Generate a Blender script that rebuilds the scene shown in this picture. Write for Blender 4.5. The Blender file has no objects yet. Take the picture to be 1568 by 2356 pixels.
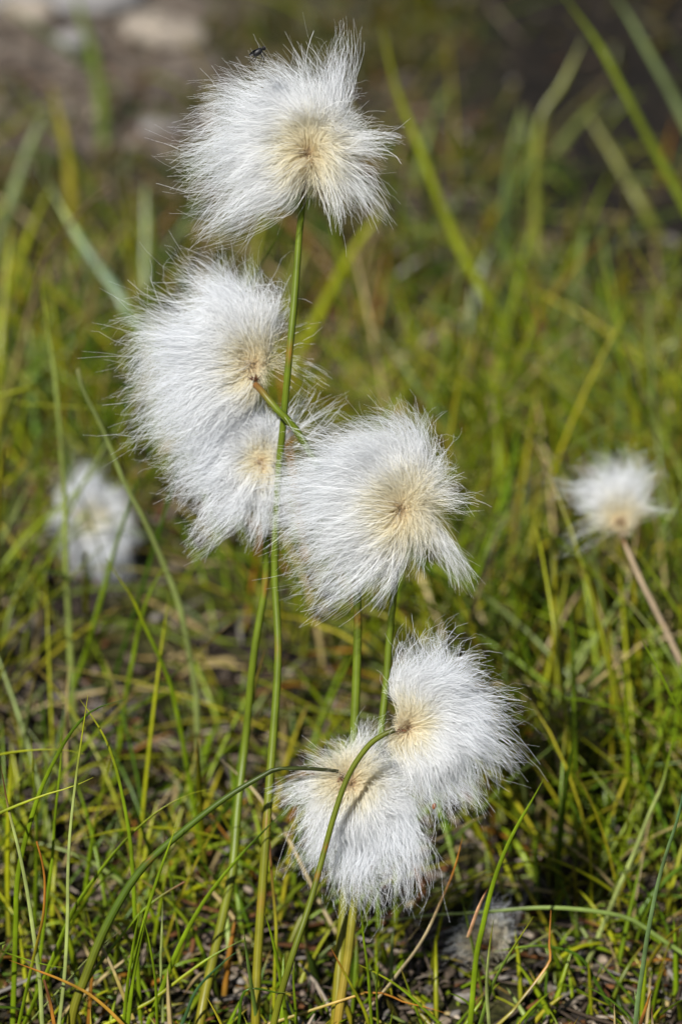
import bpy, math, random
import numpy as np
from mathutils import Vector

# ---------------------------------------------------------------- camera, sky, sun, exposure
SC = bpy.context.scene
COL = SC.collection
CAM_H = 0.32
PITCH = math.radians(22.0)
LENS, SENS = 105.0, 36.0
T = SENS / 2 / LENS
cd = bpy.data.cameras.new("camera")
cam = bpy.data.objects.new("camera", cd)
COL.objects.link(cam)
cam.location = (0, 0, CAM_H)
cam.rotation_euler = (math.pi / 2 - PITCH, 0, 0)
cd.sensor_fit = 'VERTICAL'; cd.sensor_height = SENS; cd.lens = LENS
cd.clip_start = 0.01; cd.clip_end = 500
cd.dof.use_dof = True
cd.dof.focus_distance = 0.560
cd.dof.aperture_fstop = 13.5
cd.dof.aperture_blades = 9
SC.camera = cam

SUN_EL, SUN_AZ = math.radians(45), math.radians(207)      # azimuth clockwise from +Y: behind the camera, to the left
W = bpy.data.worlds.new("World"); SC.world = W; W.use_nodes = True
wn = W.node_tree.nodes
sky = wn.new('ShaderNodeTexSky'); sky.sky_type = 'NISHITA'; sky.sun_disc = False
sky.sun_elevation = SUN_EL; sky.sun_rotation = SUN_AZ
W.node_tree.links.new(sky.outputs[0], wn['Background'].inputs[0])
wn['Background'].inputs[1].default_value = 0.032
sd = bpy.data.lights.new("sun", 'SUN'); sd.energy = 5.0; sd.angle = math.radians(0.5); sd.color = (1, .975, .93)
so = bpy.data.objects.new("sun", sd); COL.objects.link(so)
SUNV = Vector((math.sin(SUN_AZ) * math.cos(SUN_EL), math.cos(SUN_AZ) * math.cos(SUN_EL), math.sin(SUN_EL)))
so.rotation_euler = SUNV.to_track_quat('Z', 'Y').to_euler()
so.location = SUNV * 3
SC.view_settings.view_transform = 'Standard'; SC.view_settings.look = 'None'
SC.view_settings.exposure = 0.66; SC.view_settings.gamma = 1
SC.render.engine = 'CYCLES'
cy = SC.cycles
cy.max_bounces = 14; cy.diffuse_bounces = 12; cy.glossy_bounces = 3; cy.transmission_bounces = 12
cy.use_adaptive_sampling = False
cy.use_denoising = True; cy.denoiser = 'OPENIMAGEDENOISE'; cy.denoising_input_passes = 'RGB_ALBEDO_NORMAL'; cy.denoising_prefilter = 'ACCURATE'
cy.sample_clamp_indirect = 4.0
cy.sample_clamp_direct = 0.0
cy.filter_width = 1.3

# ---------------------------------------------------------------- helpers
CF = np.array([0, math.cos(PITCH), -math.sin(PITCH)])
CU = np.array([0, math.sin(PITCH), math.cos(PITCH)])
CR = np.array([1.0, 0, 0])
HW, HH = 784.0, 1177.5                                   # half size of the 1568 x 2355 grid measured on the photograph

def ray(px, py):
    return CF + (px - HW) / HH * T * CR + (HH - py) / HH * T * CU
def at(px, py, Y):
    d = ray(px, py)
    return np.array([0, 0, CAM_H]) + d * (Y / d[1])
def gnd(px, py):
    d = ray(px, py)
    return np.array([0, 0, CAM_H]) + d * (CAM_H / -d[2])
def unit(P):                                             # metres per grid pixel at a point
    return float(np.dot(P - np.array([0, 0, CAM_H]), CF)) * T / HH
def nrm(v):
    return v / np.maximum(np.linalg.norm(v, axis=-1, keepdims=True), 1e-12)

def tag(o, label=None, cat=None, group=None, kind=None):
    if label: o['label'] = label
    if cat: o['category'] = cat
    if group: o['group'] = group
    if kind: o['kind'] = kind
    return o
def empty(name, loc):
    o = bpy.data.objects.new(name, None); COL.objects.link(o)
    o.location = loc; o.empty_display_size = 0.01
    return o
def link_mesh(name, V, F, mat, colr=None, parent=None, smooth=True, loc=None):
    """V (n,3) world coordinates, F (m,k) faces of k corners"""
    V = np.asarray(V, dtype=np.float64)
    if loc is None:
        loc = np.zeros(3)
    me = bpy.data.meshes.new(name)
    F = np.asarray(F, dtype=np.int32)
    n, k = F.shape
    me.vertices.add(len(V)); me.vertices.foreach_set('co', (V - np.asarray(loc)).astype(np.float32).ravel())
    me.loops.add(n * k); me.loops.foreach_set('vertex_index', F.ravel())
    me.polygons.add(n); me.polygons.foreach_set('loop_start', np.arange(0, n * k, k, dtype=np.int32))
    me.polygons.foreach_set('use_smooth', np.full(n, smooth))
    if colr is not None:
        a = me.color_attributes.new('col', 'FLOAT_COLOR', 'POINT')
        c4 = np.ones((len(V), 4), dtype=np.float32); c4[:, :3] = colr
        a.data.foreach_set('color', c4.ravel())
    me.update(calc_edges=True)
    me.materials.append(mat)
    o = bpy.data.objects.new(name, me); COL.objects.link(o)
    if parent is not None:
        o.parent = parent
    else:
        o.location = loc
    return o

def sweep(P, Rw, Rt, ref, k=3, prof=None):
    """tubes along paths: P (n,s,3), Rw/Rt (n,s) half width and half thickness, ref (n,3); returns V (n*s*k,3), quads"""
    n, s, _ = P.shape
    Tn = np.empty_like(P)
    Tn[:, 1:-1] = P[:, 2:] - P[:, :-2]; Tn[:, 0] = P[:, 1] - P[:, 0]; Tn[:, -1] = P[:, -1] - P[:, -2]
    Tn = nrm(Tn)
    r = ref[:, None, :]
    A = nrm(r - (r * Tn).sum(-1, keepdims=True) * Tn)
    B = np.cross(Tn, A)
    ph = np.arange(k) * 2 * math.pi / k
    m = np.ones(k) if prof is None else prof
    V = (P[:, :, None, :] + A[:, :, None, :] * (np.cos(ph) * m)[None, None, :, None] * Rw[:, :, None, None]
         + B[:, :, None, :] * (np.sin(ph) * m)[None, None, :, None] * Rt[:, :, None, None])
    idx = np.arange(n * s * k, dtype=np.int32).reshape(n, s, k)
    nx = np.roll(idx, -1, axis=2)
    Q = np.stack([idx[:, :-1], nx[:, :-1], nx[:, 1:], idx[:, 1:]], axis=-1).reshape(-1, 4)
    return V.reshape(-1, 3), Q

def smooth_path(pts, s):
    """Catmull-Rom through the points, resampled evenly to s points"""
    p = np.asarray(pts, dtype=float)
    if len(p) == 2:
        return p[0] + (p[1] - p[0]) * np.linspace(0, 1, s)[:, None]
    q = np.vstack([2 * p[0] - p[1], p, 2 * p[-1] - p[-2]])
    out = []
    for i in range(1, len(q) - 2):
        t = np.linspace(0, 1, 12, endpoint=False)[:, None]
        a, b, c, d = q[i - 1], q[i], q[i + 1], q[i + 2]
        out.append(.5 * (2 * b + (c - a) * t + (2 * a - 5 * b + 4 * c - d) * t ** 2 + (3 * b - a - 3 * c + d) * t ** 3))
    o = np.vstack(out + [p[-1:]])
    L = np.concatenate([[0], np.cumsum(np.linalg.norm(np.diff(o, axis=0), axis=1))])
    u = np.linspace(0, L[-1], s)
    return np.stack([np.interp(u, L, o[:, j]) for j in range(3)], axis=1)

def vnoise(x, y, seed=0):
    """smooth value noise in [0,1] on arrays"""
    xi, yi = np.floor(x).astype(np.int64), np.floor(y).astype(np.int64)
    fx, fy = x - xi, y - yi
    fx, fy = fx * fx * (3 - 2 * fx), fy * fy * (3 - 2 * fy)
    def h(a, b):
        v = (a * 374761393 + b * 668265263 + seed * 1442695041) & 0xffffffff
        v = ((v ^ (v >> 13)) * 1274126177) & 0xffffffff
        return ((v ^ (v >> 16)) & 0xffff) / 65535.0
    return (h(xi, yi) * (1 - fx) + h(xi + 1, yi) * fx) * (1 - fy) + (h(xi, yi + 1) * (1 - fx) + h(xi + 1, yi + 1) * fx) * fy

def ground_z(x, y):
    x, y = np.asarray(x, float), np.asarray(y, float)
    near = np.clip((3.0 - y) / 1.5, 0, 1)
    z = (vnoise(x * 9, y * 9, 1) - .5) * .012 + (vnoise(x * 40, y * 40, 2) - .5) * .006 + (vnoise(x * 150, y * 150, 3) - .5) * .003
    return z * near

# ---------------------------------------------------------------- materials
def new_mat(name):
    m = bpy.data.materials.new(name); m.use_nodes = True
    nt = m.node_tree
    for nd in list(nt.nodes):
        nt.nodes.remove(nd)
    out = nt.nodes.new('ShaderNodeOutputMaterial')
    return m, nt, out
def nd(nt, typ, **kw):
    n = nt.nodes.new(typ)
    for k, v in kw.items():
        if k in n.inputs: n.inputs[k].default_value = v
        else: setattr(n, k, v)
    return n

def plant_mat(name, rough, spec, transl, mottling, scale):
    m, nt, out = new_mat(name)
    at_ = nd(nt, 'ShaderNodeAttribute', attribute_name='col')
    tc = nd(nt, 'ShaderNodeTexCoord')
    nz = nd(nt, 'ShaderNodeTexNoise', Scale=scale, Detail=3.0)
    nt.links.new(tc.outputs['Object'], nz.inputs['Vector'])
    mr = nd(nt, 'ShaderNodeMapRange'); mr.inputs['To Min'].default_value = 1 - mottling; mr.inputs['To Max'].default_value = 1 + mottling
    mr.inputs['From Min'].default_value = .25; mr.inputs['From Max'].default_value = .75
    nt.links.new(nz.outputs[0], mr.inputs['Value'])
    mul = nd(nt, 'ShaderNodeVectorMath', operation='MULTIPLY')
    nt.links.new(at_.outputs['Color'], mul.inputs[0]); nt.links.new(mr.outputs[0], mul.inputs[1])
    pb = nd(nt, 'ShaderNodeBsdfPrincipled', Roughness=rough)
    pb.inputs['Specular IOR Level'].default_value = spec
    nt.links.new(mul.outputs[0], pb.inputs['Base Color'])
    tr = nd(nt, 'ShaderNodeBsdfTranslucent'); nt.links.new(mul.outputs[0], tr.inputs['Color'])
    mx = nd(nt, 'ShaderNodeMixShader'); mx.inputs[0].default_value = transl
    nt.links.new(pb.outputs[0], mx.inputs[1]); nt.links.new(tr.outputs[0], mx.inputs[2])
    nt.links.new(mx.outputs[0], out.inputs['Surface'])
    return m
M_HAIR = plant_mat('cotton_hair', .28, .6, .55, .02, 300)
M_BLADE = plant_mat('grass_leaf', .33, .32, .25, .22, 420)
M_STEM = plant_mat('sedge_stem', .42, .28, .06, .22, 260)
M_SCALE = plant_mat('brown_scale', .55, .3, .1, .35, 900)
M_LITTER = plant_mat('dead_litter', .7, .2, .05, .35, 500)

m, nt, out = new_mat('peaty_soil')
M_SOIL = m
tc = nd(nt, 'ShaderNodeTexCoord')
def noise(scale, detail=6.0, rough=.6):
    n = nd(nt, 'ShaderNodeTexNoise', Scale=scale, Detail=detail, Roughness=rough)
    nt.links.new(tc.outputs['Object'], n.inputs['Vector']); return n
n1 = noise(260); n2 = noise(28); n3 = noise(6, 3)
r1 = nd(nt, 'ShaderNodeValToRGB'); e = r1.color_ramp.elements
e[0].position = .36; e[0].color = (.004, .0035, .003, 1); e[1].position = .74; e[1].color = (.15, .115, .085, 1)
x = r1.color_ramp.elements.new(.52); x.color = (.026, .020, .015, 1)
nt.links.new(n1.outputs[0], r1.inputs[0])
r2 = nd(nt, 'ShaderNodeValToRGB'); e = r2.color_ramp.elements
e[0].position = .40; e[0].color = (0, 0, 0, 1); e[1].position = .62; e[1].color = (1, 1, 1, 1)
nt.links.new(n2.outputs[0], r2.inputs[0])
moss = nd(nt, 'ShaderNodeValToRGB'); e = moss.color_ramp.elements
e[0].position = .3; e[0].color = (.012, .014, .002, 1); e[1].position = .7; e[1].color = (.085, .088, .010, 1)
nt.links.new(n1.outputs[0], moss.inputs[0])
mx = nd(nt, 'ShaderNodeMixRGB')
nt.links.new(r2.outputs[0], mx.inputs[0]); nt.links.new(r1.outputs[0], mx.inputs[1]); nt.links.new(moss.outputs[0], mx.inputs[2])
# bare gravelly soil in its own patch far on the left (vertex colour red = how gravelly)
va = nd(nt, 'ShaderNodeAttribute', attribute_name='col')
sp = nd(nt, 'ShaderNodeSeparateColor'); nt.links.new(va.outputs['Color'], sp.inputs[0])
gr = nd(nt, 'ShaderNodeValToRGB'); e = gr.color_ramp.elements
e[0].position = .3; e[0].color = (.028, .022, .018, 1); e[1].position = .78; e[1].color = (.24, .195, .155, 1)
n4 = noise(90); nt.links.new(n4.outputs[0], gr.inputs[0])
mx2 = nd(nt, 'ShaderNodeMixRGB'); nt.links.new(sp.outputs[0], mx2.inputs[0])
nt.links.new(mx.outputs[0], mx2.inputs[1]); nt.links.new(gr.outputs[0], mx2.inputs[2])
pt = nd(nt, 'ShaderNodeMixRGB'); nt.links.new(sp.outputs[1], pt.inputs[0])
nt.links.new(mx2.outputs[0], pt.inputs[1])
dark_ramp = nd(nt, 'ShaderNodeValToRGB'); e = dark_ramp.color_ramp.elements                     # near-black ground colour, far on the right (vertex colour green)
e[0].position = .35; e[0].color = (.003, .0027, .0025, 1); e[1].position = .78; e[1].color = (.028, .021, .014, 1)
nt.links.new(n4.outputs[0], dark_ramp.inputs[0]); nt.links.new(dark_ramp.outputs[0], pt.inputs[2])
pb = nd(nt, 'ShaderNodeBsdfPrincipled', Roughness=.9); pb.inputs['Specular IOR Level'].default_value = .15
nt.links.new(pt.outputs[0], pb.inputs['Base Color'])
bp = nd(nt, 'ShaderNodeBump', Strength=.9, Distance=.004); nt.links.new(n1.outputs[0], bp.inputs['Height'])
nt.links.new(bp.outputs[0], pb.inputs['Normal']); nt.links.new(pb.outputs[0], out.inputs['Surface'])

def rock_mat(name, a, b):
    m, nt, out = new_mat(name)
    tc = nd(nt, 'ShaderNodeTexCoord'); n = nd(nt, 'ShaderNodeTexNoise', Scale=120.0, Detail=6.0)
    nt.links.new(tc.outputs['Object'], n.inputs['Vector'])
    r = nd(nt, 'ShaderNodeValToRGB'); e = r.color_ramp.elements
    e[0].position = .3; e[0].color = (*a, 1); e[1].position = .7; e[1].color = (*b, 1)
    nt.links.new(n.outputs[0], r.inputs[0])
    pb = nd(nt, 'ShaderNodeBsdfPrincipled', Roughness=.8); nt.links.new(r.outputs[0], pb.inputs['Base Color'])
    bp = nd(nt, 'ShaderNodeBump', Strength=.5, Distance=.002); nt.links.new(n.outputs[0], bp.inputs['Height'])
    nt.links.new(bp.outputs[0], pb.inputs['Normal']); nt.links.new(pb.outputs[0], out.inputs['Surface'])
    return m
M_ROCK_TAN = rock_mat('tan_stone', (.12, .10, .08), (.31, .265, .21))
M_ROCK_GREY = rock_mat('grey_stone', (.09, .085, .08), (.25, .24, .235))
def plain(name, c, rough, spec=.5, alpha=1.0):
    m, nt, out = new_mat(name)
    tc = nd(nt, 'ShaderNodeTexCoord'); n = nd(nt, 'ShaderNodeTexNoise', Scale=1800.0, Detail=3.0)
    nt.links.new(tc.outputs['Object'], n.inputs['Vector'])
    r = nd(nt, 'ShaderNodeValToRGB'); e = r.color_ramp.elements
    e[0].position = .3; e[0].color = tuple(v * .6 for v in c) + (1,); e[1].position = .7; e[1].color = tuple(min(1, v * 1.4) for v in c) + (1,)
    nt.links.new(n.outputs[0], r.inputs[0])
    pb = nd(nt, 'ShaderNodeBsdfPrincipled', Roughness=rough, Alpha=alpha); pb.inputs['Specular IOR Level'].default_value = spec
    nt.links.new(r.outputs[0], pb.inputs['Base Color']); nt.links.new(pb.outputs[0], out.inputs['Surface'])
    return m
M_FLY = plain('black_insect', (.010, .010, .011), .5, .35)
M_EYE = plain('insect_eye', (.02, .012, .01), .12, .9)
M_WING = plain('smoky_wing', (.03, .03, .032), .5, .2, .8)

# ---------------------------------------------------------------- ground
def geo(a, b, n):
    return a * (b / a) ** np.linspace(0, 1, n)
ys = np.concatenate([[-60, -20, -6, -2, -.5, 0, .2, .35], np.linspace(.42, 1.9, 420), geo(1.93, 3.4, 60), geo(3.6, 80, 24)])
xs = np.concatenate([-geo(80, .62, 26), np.linspace(-.6, .6, 360), geo(.62, 80, 26)])
X, Y = np.meshgrid(xs, ys)
Z = ground_z(X, Y)
V = np.stack([X, Y, Z], -1).reshape(-1, 3)
ii = np.arange(len(V), dtype=np.int32).reshape(X.shape)
F = np.stack([ii[:-1, :-1], ii[:-1, 1:], ii[1:, 1:], ii[1:, :-1]], -1).reshape(-1, 4)
def gravel(x, y):
    s = y - 1.02 + (x + .05) * -.55 + (vnoise(x * 14, y * 14, 7) - .5) * .25
    return np.clip((s - .10) / .10, 0, 1) * np.clip((-.005 - x + (vnoise(x * 20, y * 20, 9) - .5) * .08) / .06, 0, 1)
def dark_patch(x, y):  # weight of the near-black ground colour, growing rightwards and with distance
    s = .75 * (x - .01) * 3 + (y - .94) * 1.9 + (vnoise(x * 12, y * 12, 8) - .5) * .6
    return np.clip(s / .2, 0, 1) * np.clip((x - .02) / .06, 0, 1)
gc = np.zeros((len(V), 3)); gc[:, 0] = gravel(V[:, 0], V[:, 1]); gc[:, 1] = dark_patch(V[:, 0], V[:, 1])
tag(link_mesh('ground', V, F, M_SOIL, gc), kind='structure')

# ---------------------------------------------------------------- litter on the soil (uncountable)
rng = np.random.default_rng(11)
def frustum_xy(n, y0, y1, power=1.0, margin=1.12):
    y = y0 + (y1 - y0) * rng.random(n) ** power
    x = (rng.random(n) * 2 - 1) * (y * T * HW / HH * margin * 1.06 + .012)
    return x, y
n = 11000
x, y = frustum_xy(n, .46, 1.7, 1.3)
keep = (rng.random(n) < .35 + .65 * (vnoise(x * 22, y * 22, 5) > .42)) & (rng.random(n) > dark_patch(x, y) * .93)
x, y = x[keep], y[keep]; n = len(x)
kind = rng.random(n)
L = np.where(kind < .55, rng.uniform(.002, .005, n), rng.uniform(.006, .022, n)) * (1 + .5 * (y - .5))
wd = np.where(kind < .55, rng.uniform(.0008, .0022, n), rng.uniform(.0004, .0009, n))
az = rng.random(n) * 2 * math.pi; el = rng.normal(0, .22, n)
d = np.stack([np.cos(az) * np.cos(el), np.sin(az) * np.cos(el), np.sin(el)], -1)
t = np.linspace(-.5, .5, 5)
base = np.stack([x, y, ground_z(x, y) + .0012 + np.abs(np.sin(el)) * L * .5], -1)
bend = rng.normal(0, .18, (n, 3))
P = base[:, None] + d[:, None] * (L[:, None, None] * t[None, :, None]) + bend[:, None] * (L[:, None] * (t[None] ** 2))[:, :, None]
rw = wd[:, None] * np.array([.35, .9, 1, .8, .3])[None]
ref = np.cross(d, np.tile([0, 0, 1.0], (n, 1))) + rng.normal(0, .3, (n, 3))
V, Q = sweep(P, rw, rw * .35, ref, 4)
pal = np.array([[.16, .12, .085], [.30, .235, .17], [.08, .055, .035], [.40, .33, .25], [.24, .18, .14], [.20, .085, .03], [.035, .026, .02], [.28, .25, .22]])
c = pal[rng.integers(0, len(pal), n)] * rng.uniform(.28, .8, (n, 1))
tag(link_mesh('plant_litter', V, Q, M_LITTER, np.repeat(c, 20, axis=0)),
    'brown and grey bits of dead leaf and straw scattered over the soil', 'litter', kind='stuff')

# moss cushions and tiny leaves hugging the soil
n = 24000
x, y = frustum_xy(n, .50, 1.9, .85)
dens = vnoise(x * 26, y * 26, 21) * .6 + vnoise(x * 9, y * 9, 22) * .6
keep = (dens > .56) & (rng.random(n) > np.maximum(gravel(x, y) * .85, dark_patch(x, y) * .93))
x, y = x[keep], y[keep]; n = len(x)
L = rng.uniform(.003, .010, n) * (1 + 1.0 * (y - .5)); az = rng.random(n) * 6.283; el = rng.uniform(.3, 1.35, n)
d = np.stack([np.cos(az) * np.cos(el), np.sin(az) * np.cos(el), np.sin(el)], -1)
t = np.linspace(0, 1, 4)
P = np.stack([x, y, ground_z(x, y) - .0006], -1)[:, None] + d[:, None] * (L[:, None, None] * t[None, :, None])
wd = rng.uniform(.0005, .0014, n) * (1 + 1.0 * (y - .5))
rw = wd[:, None] * np.array([.5, 1, .8, .1])[None]
V, Q = sweep(P, rw, rw * .4, rng.normal(0, 1, (n, 3)), 3)
pal = np.array([[.055, .066, .006], [.085, .082, .009], [.03, .05, .006], [.075, .05, .01], [.11, .095, .013]])
c = pal[rng.integers(0, len(pal), n)] * rng.uniform(.6, 1.15, (n, 1))
tag(link_mesh('moss', V, Q, M_BLADE, np.repeat(c, 12, axis=0)),
    'low yellow-green moss and tiny leaves between the grass', 'moss', kind='stuff')

# ---------------------------------------------------------------- grass sward (uncountable)
def sward(name, label, n, y0, y1, power, hmin, hmax, wmin, wmax, seed, thr, flat=0.0, tone=1.0, mix=(24, 22, 20, 12, 10, 5, 5, 2)):
    global rng
    rng = np.random.default_rng(seed)
    x, y = frustum_xy(n, y0, y1, power, 1.25)
    dens = vnoise(x * 30, y * 30, seed) * .5 + vnoise(x * 8, y * 8, seed + 1) * .7
    keep = (dens > thr) & (rng.random(n) > np.clip((y - .90) / .40, 0, .88)) & (rng.random(n) > np.maximum(gravel(x, y) * .93, dark_patch(x, y) * .9))
    clear = ((x > -.085) & (x < -.030) & (y > .60) & (y < .765)) | ((np.abs(x - .026) < .016) & (y > .52) & (y < .60))
    keep &= ~(clear & (rng.random(n) < .85))
    x, y = x[keep], y[keep]; n = len(x)
    L = rng.uniform(hmin, hmax, n) * (.6 + .4 * rng.random(n))
    front = np.clip((y - .50) / .10, .28, 1)
    L *= front
    az = rng.random(n) * 6.283
    lean = np.abs(rng.normal(.50, .42, n)) + flat * rng.random(n)
    h = np.stack([np.cos(az), np.sin(az) * .8, np.zeros(n)], -1)
    s = 8; t = np.linspace(0, 1, s)
    curl = np.abs(rng.normal(.35, .45, n))
    ang = lean[:, None] + curl[:, None] * t[None] * 1.3
    ang = np.minimum(ang, 1.75)
    seg = L[:, None] / (s - 1)
    dx = np.cumsum(np.sin(ang) * seg, axis=1); dz = np.cumsum(np.cos(ang) * seg, axis=1)
    P = np.stack([x, y, ground_z(x, y) - .003], -1)[:, None] + h[:, None] * dx[:, :, None] + np.array([0, 0, 1.0]) * dz[:, :, None]
    side = np.stack([-np.sin(az), np.cos(az), np.zeros(n)], -1)
    P = P + side[:, None] * (rng.normal(0, .06, n)[:, None] * L[:, None] * t[None] ** 2)[:, :, None]
    gz = ground_z(P[:, :, 0], P[:, :, 1]) + .0008
    P[:, 1:, 2] = np.maximum(P[:, 1:, 2], gz[:, 1:])
    wd = rng.uniform(wmin, wmax, n)
    rw = wd[:, None] * np.array([.9, 1, 1, .97, .9, .75, .5, .06])[None]
    ref = side + rng.normal(0, .35, (n, 3))
    V, Q = sweep(P, rw, rw * .42, ref, 4)
    pal = np.array([[.185, .245, .006], [.14, .215, .006], [.27, .285, .008], [.075, .14, .008], [.33, .29, .015], [.44, .34, .15], [.24, .30, .08], [.36, .16, .02]])
    pr = np.array(mix) / sum(mix)
    ci = rng.choice(len(pal), n, p=pr)
    c0 = pal[ci] * rng.uniform(.42, 1.05, (n, 1)) * tone
    tipc = np.array([[.26, .15, .035]])
    tt = np.clip((t - .72) / .28, 0, 1)[None, :, None] * (rng.random(n) < .35)[:, None, None]
    bb = np.clip((.25 - t) / .25, 0, 1)[None, :, None] * .5
    c = c0[:, None] * (1 - tt) + tipc[None] * tt
    c = c * (1 - bb) + np.array([.17, .15, .03]) * bb
    c = np.repeat(c.reshape(-1, 3), 4, axis=0)
    return tag(link_mesh(name, V, Q, M_BLADE, c), label, 'grass', kind='stuff')
sward('near_grass', 'thin green grass growing from the soil around the stem bases', 4300, .47, .85, 1.0, .03, .10, .00036, .00074, 31, .45, 0.0, 1.12)
sward('short_grass', 'short curly grass and sprouts close to the soil', 5200, .50, 1.25, 1.0, .012, .04, .0005, .001, 37, .54, .5, 1.05)
sward('meadow_grass', 'out-of-focus green grass covering the ground behind', 3000, .76, 1.75, .9, .04, .10, .0006, .0013, 33, .58, .6, .80, (16, 17, 10, 28, 10, 9, 5, 4))

sward('dry_grass', 'dead straw-coloured grass lying in a tangle between the green', 2000, .50, 1.3, 1.0, .015, .045, .0004, .0010, 41, .30, 1.3, .9, (0, 0, 2, 0, 4, 30, 3, 6))

# ---------------------------------------------------------------- individual grass blades
GREEN, YEL, DARK, PALE, STRAW, ORANGE, BROWN, TEAL = [(.145, .215, .007), (.25, .27, .010), (.045, .09, .006), (.28, .33, .10),
    (.42, .34, .19), (.36, .15, .022), (.13, .055, .022), (.045, .10, .035)]
BLADES = 'single grass blades standing among the cotton grass'
brng = np.random.default_rng(5)
def blade(name, label, pts, width, c_base, c_tip=None, y_tip=None, y_base=None, tip_at=.75, ground=True, cat='grass blade', thick=.4, blunt=.08, group=BLADES):
    """pts: grid pixels from tip to base; width in grid pixels"""
    pts = [tuple(p) for p in pts]
    gb = gnd(*pts[-1])
    if y_base is None:
        y_base = gb[1] if pts[-1][1] < 2340 else .503
    y_base = min(y_base, gb[1] - .001)
    if y_tip is None: y_tip = y_base - .012
    L = np.concatenate([[0], np.cumsum([math.dist(a, b) for a, b in zip(pts[:-1], pts[1:])])]); f = L / L[-1]
    W3 = [at(px, py, y_tip + (y_base - y_tip) * ff) for (px, py), ff in zip(pts, f)]
    end = W3[-1]; gz = float(ground_z(end[0], end[1]))
    if ground and end[2] > gz + .001:
        dr = nrm(W3[-1] - W3[-2]); dr = dr / max(-dr[2], .35)
        W3.append(end + np.array([dr[0], dr[1] * .3, -1.0]) * (end[2] - gz + .004) if dr[2] < 0 else end + np.array([0, 0, -(end[2] - gz + .004)]))
    s = 36
    P = smooth_path(W3[::-1], s)
    u = unit(W3[len(W3) // 2])
    t = np.linspace(0, 1, s)
    hw = width * u * .5 * np.interp(t, [0, .1, .5, .85, 1], [.92, 1, .95, .6, blunt])
    ref = np.array([[1.0, .25 + brng.normal(0, .25), .15]])
    d = P[-1] - P[0]
    if abs(d[0]) > abs(d[2]) * 1.1: ref = np.array([[0.1, .3, 1.0]])
    V, Q = sweep(P[None], hw[None], hw[None] * thick, ref, 8, np.array([1, .86, .98, .86, 1, .86, .70, .86]))
    ct = np.array(c_tip if c_tip is not None else c_base); cb = np.array(c_base)
    k = np.clip((t - tip_at) / max(.12, (1 - tip_at) * .6), 0, 1)[:, None]
    mot = (1 + .16 * np.sin(t * 23 + brng.random() * 6)[:, None] + brng.normal(0, .06, (s, 1)))
    c = (cb * (1 - k) + ct * k) * mot
    low = np.clip((.12 - t) / .12, 0, 1)[:, None]
    c = c * (1 - low * .5) + np.array([.2, .16, .05]) * low * .5
    o = link_mesh(name, V, Q, M_BLADE, np.repeat(c, 8, axis=0), loc=P[0])
    return tag(o, label, cat, group)

B = blade
G_ = 'grass_blade'
B(G_, 'dark green arched blade bending right at its tip, far left', [(290,1608),(215,1633),(165,1683),(135,1733),(107,1788),(85,1843),(55,1948),(40,2033),(37,2133)], 13, GREEN, DARK, .515, .515)
B(G_, 'green blade arching down to the right beside the tall silvery one', [(185,1609),(207,1640),(240,1693),(265,1758),(285,1843),(300,1933),(307,2023),(311,2108)], 11, GREEN, YEL, .520, .515)
B(G_, 'tall straight silvery green blade at left, crossing the arched ones', [(203,1598),(187,1708),(175,1793),(162,1913),(157,2008),(156,2108),(150,2233),(137,2353)], 9, PALE, YEL, .512)
B(G_, 'blade entering from the left edge, nearly level with a yellow tip', [(215,1788),(165,1810),(90,1833),(-20,1880),(-80,1930)], 12, GREEN, YEL, .51, .51)
B(G_, 'level blade high at the left edge above the yellow-tipped one', [(195,1735),(150,1725),(75,1725),(-10,1738),(-70,1770)], 9, YEL, None, .53, .54)
B(G_, 'brown-topped silvery blade along the left edge', [(3,1760),(20,1858),(45,1958),(65,2058),(80,2158),(93,2258),(98,2353)], 11, PALE, BROWN, .512, tip_at=.8)
B(G_, 'short reddish-brown blade with a bent blunt top, lower left', [(85,1935),(98,1983),(104,2033),(100,2108),(85,2173),(75,2218)], 9, GREEN, ORANGE, .505, .505, .45, blunt=.5)
B(G_, 'long green blade sweeping up right to a yellow tip at lower left', [(492,1813),(440,1825),(380,1855),(325,1898),(275,1948),(220,2018),(170,2093),(135,2173),(110,2233)], 12, GREEN, YEL, .522, .512, .7)
B(G_, 'upright pointed blade rising in front of the thick arching stem', [(408,1893),(390,1943),(370,1998),(350,2058),(335,2108),(320,2173),(305,2258),(295,2353)], 11, GREEN, YEL, .507, tip_at=.9)
B(G_, 'short upright blade close beside the taller pointed one', [(325,2083),(310,2158),(295,2258),(285,2353)], 10, GREEN, None, .503)
B(G_, 'curved green blade leaning right towards the lower seed tuft', [(650,1868),(600,1918),(540,1983),(480,2058),(440,2123),(410,2183),(385,2243),(360,2308)], 13, GREEN, DARK, .515, .508)
B(G_, 'orange dead blade arching over the soil in the lower left corner', [(22,2208),(75,2228),(140,2253),(200,2283),(245,2318),(275,2348)], 10, (.40, .22, .03), ORANGE, .498, .50)
B(G_, 'rust-brown stub standing at the bottom left edge', [(102,2253),(117,2308),(127,2365)], 12, ORANGE, BROWN, .497, .497, blunt=.5)
B(G_, 'grey-green blade lying level near the lower left corner', [(160,2228),(100,2218),(50,2203),(-10,2185),(-60,2190)], 10, PALE, GREEN, .505, .505)
B(G_, 'shiny straw-coloured blade slanting up right, lower left', [(280,2138),(240,2173),(200,2208),(150,2263)], 9, PALE, STRAW, .508, .508)
B(G_, 'thick yellow straw stub slanting down right among lower left blades', [(235,2178),(260,2228),(280,2278)], 12, (.38, .30, .08), STRAW, .508, .508, blunt=.6)
B(G_, 'thin glossy upright blade in the lower left centre', [(375,2073),(372,2158),(370,2208),(372,2268)], 7, PALE, None, .513, .513)
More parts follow.
